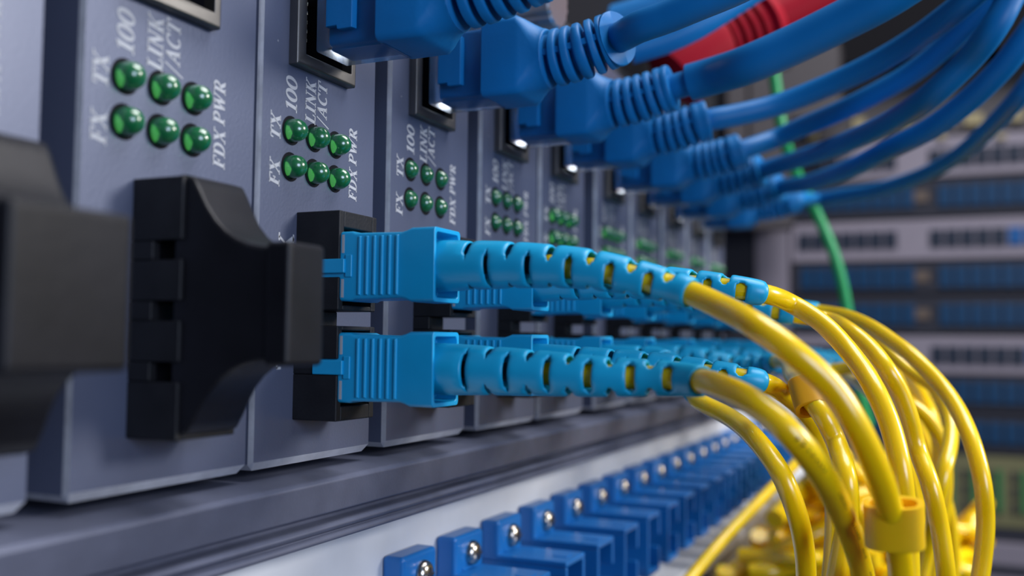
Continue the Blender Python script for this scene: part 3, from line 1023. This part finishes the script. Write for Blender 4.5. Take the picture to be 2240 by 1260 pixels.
# tangle of slack yellow cords beyond
rnd = random.Random(11)
tang = [
    [(1590, 1290), (1660, 1225), (1760, 1180), (1870, 1120), (1960, 1060)],
    [(1560, 1262), (1640, 1240), (1740, 1250), (1850, 1290)],
    [(1640, 1290), (1720, 1210), (1790, 1170), (1850, 1150), (1930, 1170)],
    [(1690, 1060), (1740, 1085), (1800, 1110), (1860, 1160), (1900, 1260)],
    [(1700, 1010), (1760, 1050), (1820, 1060), (1900, 1110), (1990, 1120)],
    [(1720, 980), (1770, 1010), (1840, 1020), (1900, 1060)],
    [(1990, 1130), (2040, 1100), (2010, 1060), (1950, 1080)],
    [(1990, 1260), (2030, 1200), (2090, 1180), (2140, 1150), (2170, 1100)],
    [(1970, 1290), (2060, 1235), (2130, 1215), (2175, 1225)],
    [(2000, 1180), (2070, 1160), (2120, 1165), (2160, 1190)],
    [(1700, 1120), (1760, 1130), (1800, 1180), (1810, 1290)],
    [(1690, 1170), (1740, 1200), (1790, 1240), (1850, 1262), (1950, 1250)],
    [(1740, 1030), (1800, 1085), (1850, 1100), (1890, 1160), (1880, 1290)],
    [(1600, 1215), (1680, 1220), (1760, 1225), (1830, 1215), (1920, 1225)],
    [(2060, 1280), (2080, 1230), (2060, 1180), (2010, 1150)],
    [(1690, 1090), (1730, 1150), (1740, 1220), (1720, 1290)],
    [(1760, 960), (1800, 1010), (1870, 1040), (1930, 1030)],
    [(1640, 1250), (1700, 1250), (1780, 1210), (1850, 1200), (1920, 1190)],
    [(2030, 1290), (2110, 1255), (2150, 1200), (2145, 1150)],
    [(1730, 1110), (1790, 1140), (1860, 1130), (1930, 1140), (2000, 1160)],
]
for q in range(56):
    x_, y_ = rnd.uniform(1680, 1960), rnd.uniform(1000, 1255)
    if q % 3 == 0:
        x_, y_ = rnd.uniform(1630, 1800), rnd.uniform(1205, 1270)
    if q % 5 == 4:
        x_, y_ = rnd.uniform(1990, 2130), rnd.uniform(1150, 1260)
    a_ = rnd.uniform(-0.9, 0.9)
    tang.append([(x_ + 45 * t * math.cos(a_ + 0.25 * t * rnd.uniform(-1, 1)), y_ + 45 * t * math.sin(a_ + 0.3 * t * rnd.uniform(-1, 1))) for t in ((-3.2, -1.6, 0.2, 1.8, 3.4) if q % 5 != 4 else (-1.2, -0.5, 0.2, 0.9, 1.6))])
for k, ln in enumerate(tang):
    z = 260 + rnd.uniform(0, 140)
    ln = [(min(max(a, 1575 + (1262 - max(b_, 990)) * 0.95), 2160), max(b_, 992)) for a, b_ in ln]
    ln = [p_ for j_, p_ in enumerate(ln) if j_ == 0 or math.hypot(p_[0] - ln[j_ - 1][0], p_[1] - ln[j_ - 1][1]) > 6]
    if len(ln) < 3:
        continue
    loose('slack_fibre_cord', [at(a, b_, z + rnd.uniform(-14, 14)) for a, b_ in ln], 2.6 if k > 19 else 2.2, YELLOW,
          'blurred slack yellow cord in the tangle at the lower right behind the bundle', 'fibre cable', 'slack yellow cords in the blurred tangle', n=10)

# green, red and deep blue cords behind the fan
loose('green_cord', [at(1680, 60, 330), at(1694, 170, 330), at(1712, 290, 330), at(1740, 375, 335), at(1785, 465, 340), at(1820, 545, 340), at(1842, 620, 340), at(1856, 700, 340), at(1870, 800, 340), at(1900, 930, 340)], 1.9, GREEN,
      'blurred green cord hanging down behind the blue fan', 'network cable')

rr = empty('red_network_cord', at(1560, 80, 240))
tag(rr, 'blurred red network cord with ribbed hood behind the thickest blue cord', 'network cable')
P = Path(catmull([at(1465, 175, 252), at(1540, 112, 254), at(1620, 75, 256), at(1700, 40, 258), at(1800, -12, 260), at(1920, -80, 262), at(2150, -260, 268)], 0.8))
prof = [(0, 6.5), (1, 9.0), (14, 9.2), (17, 8.2)]
s = 17.2
for k in range(4):
    prof += [(s, 6.4), (s + 0.7, 6.4), (s + 0.8, 8.0), (s + 2.2, 8.0)]
    s += 2.9
prof += [(s, 7.4), (s + 1.5, 9.0), (s + 4.5, 7.2)]
b = MB()
tube(b, P, 0, 0, prof, 24)
b.build('ribbed_hood', RED, rr, angle=40)
b = MB()
tube(b, P, s + 1, P.L, 6.4, 20, 2)
b.build('cord', RED, rr)
loose('deep_blue_cord', [at(1330, 40, 250), at(1400, 18, 250), at(1470, -5, 250), at(1560, -50, 250)], 3.0, CORDBLUE, 'dark blurred blue cord at the top edge above the sharp ribbed hood', 'network cable')
loose('rear_blue_cord', [at(1380, 112, 190), at(1450, 92, 190), at(1520, 60, 190), at(1600, 10, 192), at(1680, -40, 195)], 2.6, CORDBLUE, 'blurred blue cord seen just under the sharply focused one, before the red hood', 'network cable')

# ---------------------------------------------------------------- rack across the aisle
RX = 850.0


def rack_part(mb, name, material, parent, bevel=0.6):
    return mb.build(name, material, parent, bevel=bevel)


rk = empty('server_rack', (RX + 40, 0, -160))
tag(rk, 'blurred pale upright frame of the rack across the aisle', 'rack')
b = MB()
b.box(RX - 4, RX + 60, 68, 98, -330, 128)
rack_part(b, 'post', PALEGREY, rk)
b = MB()
b.box(RX - 1, RX + 60, 98.5, 150, -330, 330)
rack_part(b, 'side_panel', CHARCOAL, rk)
b = MB()
b.box(RX + 66, RX + 74, -420, 420, -330, 420)
rack_part(b, 'back_panel', CHARCOAL, rk)


def patch_panel(z0, z1, label, pale=True, rows=(), bright=()):
    zc = (z0 + z1) / 2
    root = empty('patch_panel', (RX, -40, zc))
    tag(root, label, 'patch panel', 'patch panels in the rack across the aisle')
    b = MB()
    b.box(RX, RX + 6, -420, 66, z0 + 0.6, z1 - 0.6)
    rack_part(b, 'face', PALEGREY if pale else CHARCOAL, root)
    port = None
    cnt = 0
    for zr in rows:
        for g in range(5):
            y0 = 52 - g * 117 if not pale else 54 - g * 112
            for k in range(8 if not pale else 7):
                yy = y0 - k * 12.4 - (0 if g else 0)
                if yy < -230:
                    continue
                hz = 7.5 if pale else 9.5
                m_ = PORTDARK if pale else PORTBLUE
                if (zr, g, k) in bright:
                    m_ = BRIGHTPORT
                q = MB()
                q.box(RX - 2.0, RX + 0.5, yy - 5.4, yy + 5.4, zr - hz, zr + hz)
                q.build('port', m_, root, bevel=0.5)
            if not pale:
                q = MB()
                q.box(RX - 1.5, RX + 0.5, y0 - 97 - 7, y0 - 97 + 7, zr - 4, zr + 5)
                q.build('label_card', AMBER, root)
    return root


patch_panel(163, 200, 'topmost pale patch panel, partly behind the lowest blue cords', True, (180,))
patch_panel(127, 162, 'dark panel of blue ports between the two upper pale patch panels', False, (146,))
patch_panel(90, 126.5, 'pale patch panel with a row of dark ports level with the rack post top', True, (109,), ((109, 1, 5), (109, 1, 6)))
patch_panel(60, 89, 'dark panel with blue ports just below the middle pale panel', False, (75,))
patch_panel(24, 59, 'dark panel with blue ports crossed by the end of the green cord', False, (42,))
patch_panel(-10, 23.5, 'lowest pale patch panel, right of the yellow arcs', True, (7,), ((7, 1, 6),))
patch_panel(-43, -10.5, 'dark panel with blue ports just below the lowest pale panel', False, (-25,))
patch_panel(-78, -43.5, 'bottom dark panel with blue ports above the olive board', False, (-59,))

ol = empty('olive_circuit_unit', (RX, -60, -110))
tag(ol, 'blurred olive unit with green and dark upright stripes at the lower right', 'circuit unit')
b = MB()
b.box(RX, RX + 20, -420, 66, -138, -79)
rack_part(b, 'board', OLIVE, ol)
for k in range(12):
    y = 10 - k * 19
    q = MB()
    q.box(RX - 3, RX + 0.5, y - 3, y + 2, -125, -90)
    q.build('green_slot', BOARDGREEN, ol)
    q = MB()
    for z in (-95, -108, -121):
        q.box(RX - 3, RX + 0.5, y + 5, y + 9, z - 4, z + 4)
    q.build('dark_slots', CHARCOAL, ol)
sh = empty('rack_shelf', (RX, -60, -165))
tag(sh, 'blurred grey shelf unit under the olive unit at the lower right corner', 'shelf')
b = MB()
b.box(RX, RX + 20, -420, 66, -149, -139)
rack_part(b, 'dark_gap', CHARCOAL, sh)
b = MB()
b.box(RX - 6, RX + 20, -420, 66, -260, -150)
rack_part(b, 'shelf_front', PALEGREY, sh)
b = MB()
b.box(RX - 8, RX - 5.5, -420, 66, -175, -168)
rack_part(b, 'groove', CHARCOAL, sh)

# upper equipment of the far rack
up = empty('terminal_unit', (RX, -60, 240))
tag(up, 'blurred brownish unit with tan terminals behind the blue fan', 'terminal unit')
b = MB()
b.box(RX, RX + 20, -420, 66, 202, 261)
rack_part(b, 'enclosure', BROWNGREY, up)
for (a, b_, w_, h_) in ((1880, 272, 26, 14), (2130, 262, 36, 14), (2225, 250, 20, 18), (1990, 285, 20, 8), (1780, 300, 18, 10), (2060, 300, 14, 7), (2190, 300, 16, 6), (1840, 225, 20, 8)):
    p = at(a, b_, 850)
    k_ = (RX - CAM.x) / (p.x - CAM.x)
    p = CAM + (p - CAM) * k_
    q = MB()
    q.box(RX - 4, RX + 0.5, p.y - w_ * 0.2, p.y + w_ * 0.2, p.z - h_ * 0.35, p.z + h_ * 0.35)
    q.build('terminal', TANBIT, up)
db = empty('dark_equipment_box', (RX, -60, 360))
tag(db, 'large black equipment housing at the top behind the blue cords', 'equipment')
b = MB()
b.box(RX - 36, RX + 60, -420, 58, 262, 420).box(RX + 20, RX + 60, 151, 320, -330, 420)
rack_part(b, 'housing', VOID, db)
gp = empty('grey_duct', (700, 60, 250))
tag(gp, 'blurred grey duct and posts above the far end of the chassis', 'duct')
for (x0, x1, y0, y1, m_, nm) in ((1640, 1725, 150, 500, BROWNGREY, 'post'), (1725, 1835, 90, 260, PALEGREY, 'duct_box'), (1480, 1560, 140, 500, DARKSTEEL, 'post'), (1590, 1632, 60, 500, BROWNGREY, 'post')):
    p0, p1 = [CAM + (p_ - CAM) * ((RX - 66 - CAM.x) / (p_.x - CAM.x)) for p_ in (at(x0, y1, 640), at(x1, y0, 640))]
    q = MB()
    q.box(RX - 66, RX - 37, min(p0.y, p1.y), max(p0.y, p1.y), p0.z, p1.z)
    q.build(nm, m_ if nm != 'duct_box' else BROWNGREY, gp, bevel=1)

# building around
fl = MB()
fl.box(-1500, 1600, -1500, 1200, -520, -500)
tag(fl.build('floor', WALLDARK), kind='structure')
wl_ = MB()
wl_.box(1300, 1320, -1500, 1200, -500, 1500)
tag(wl_.build('wall_far', WALLDARK), kind='structure')
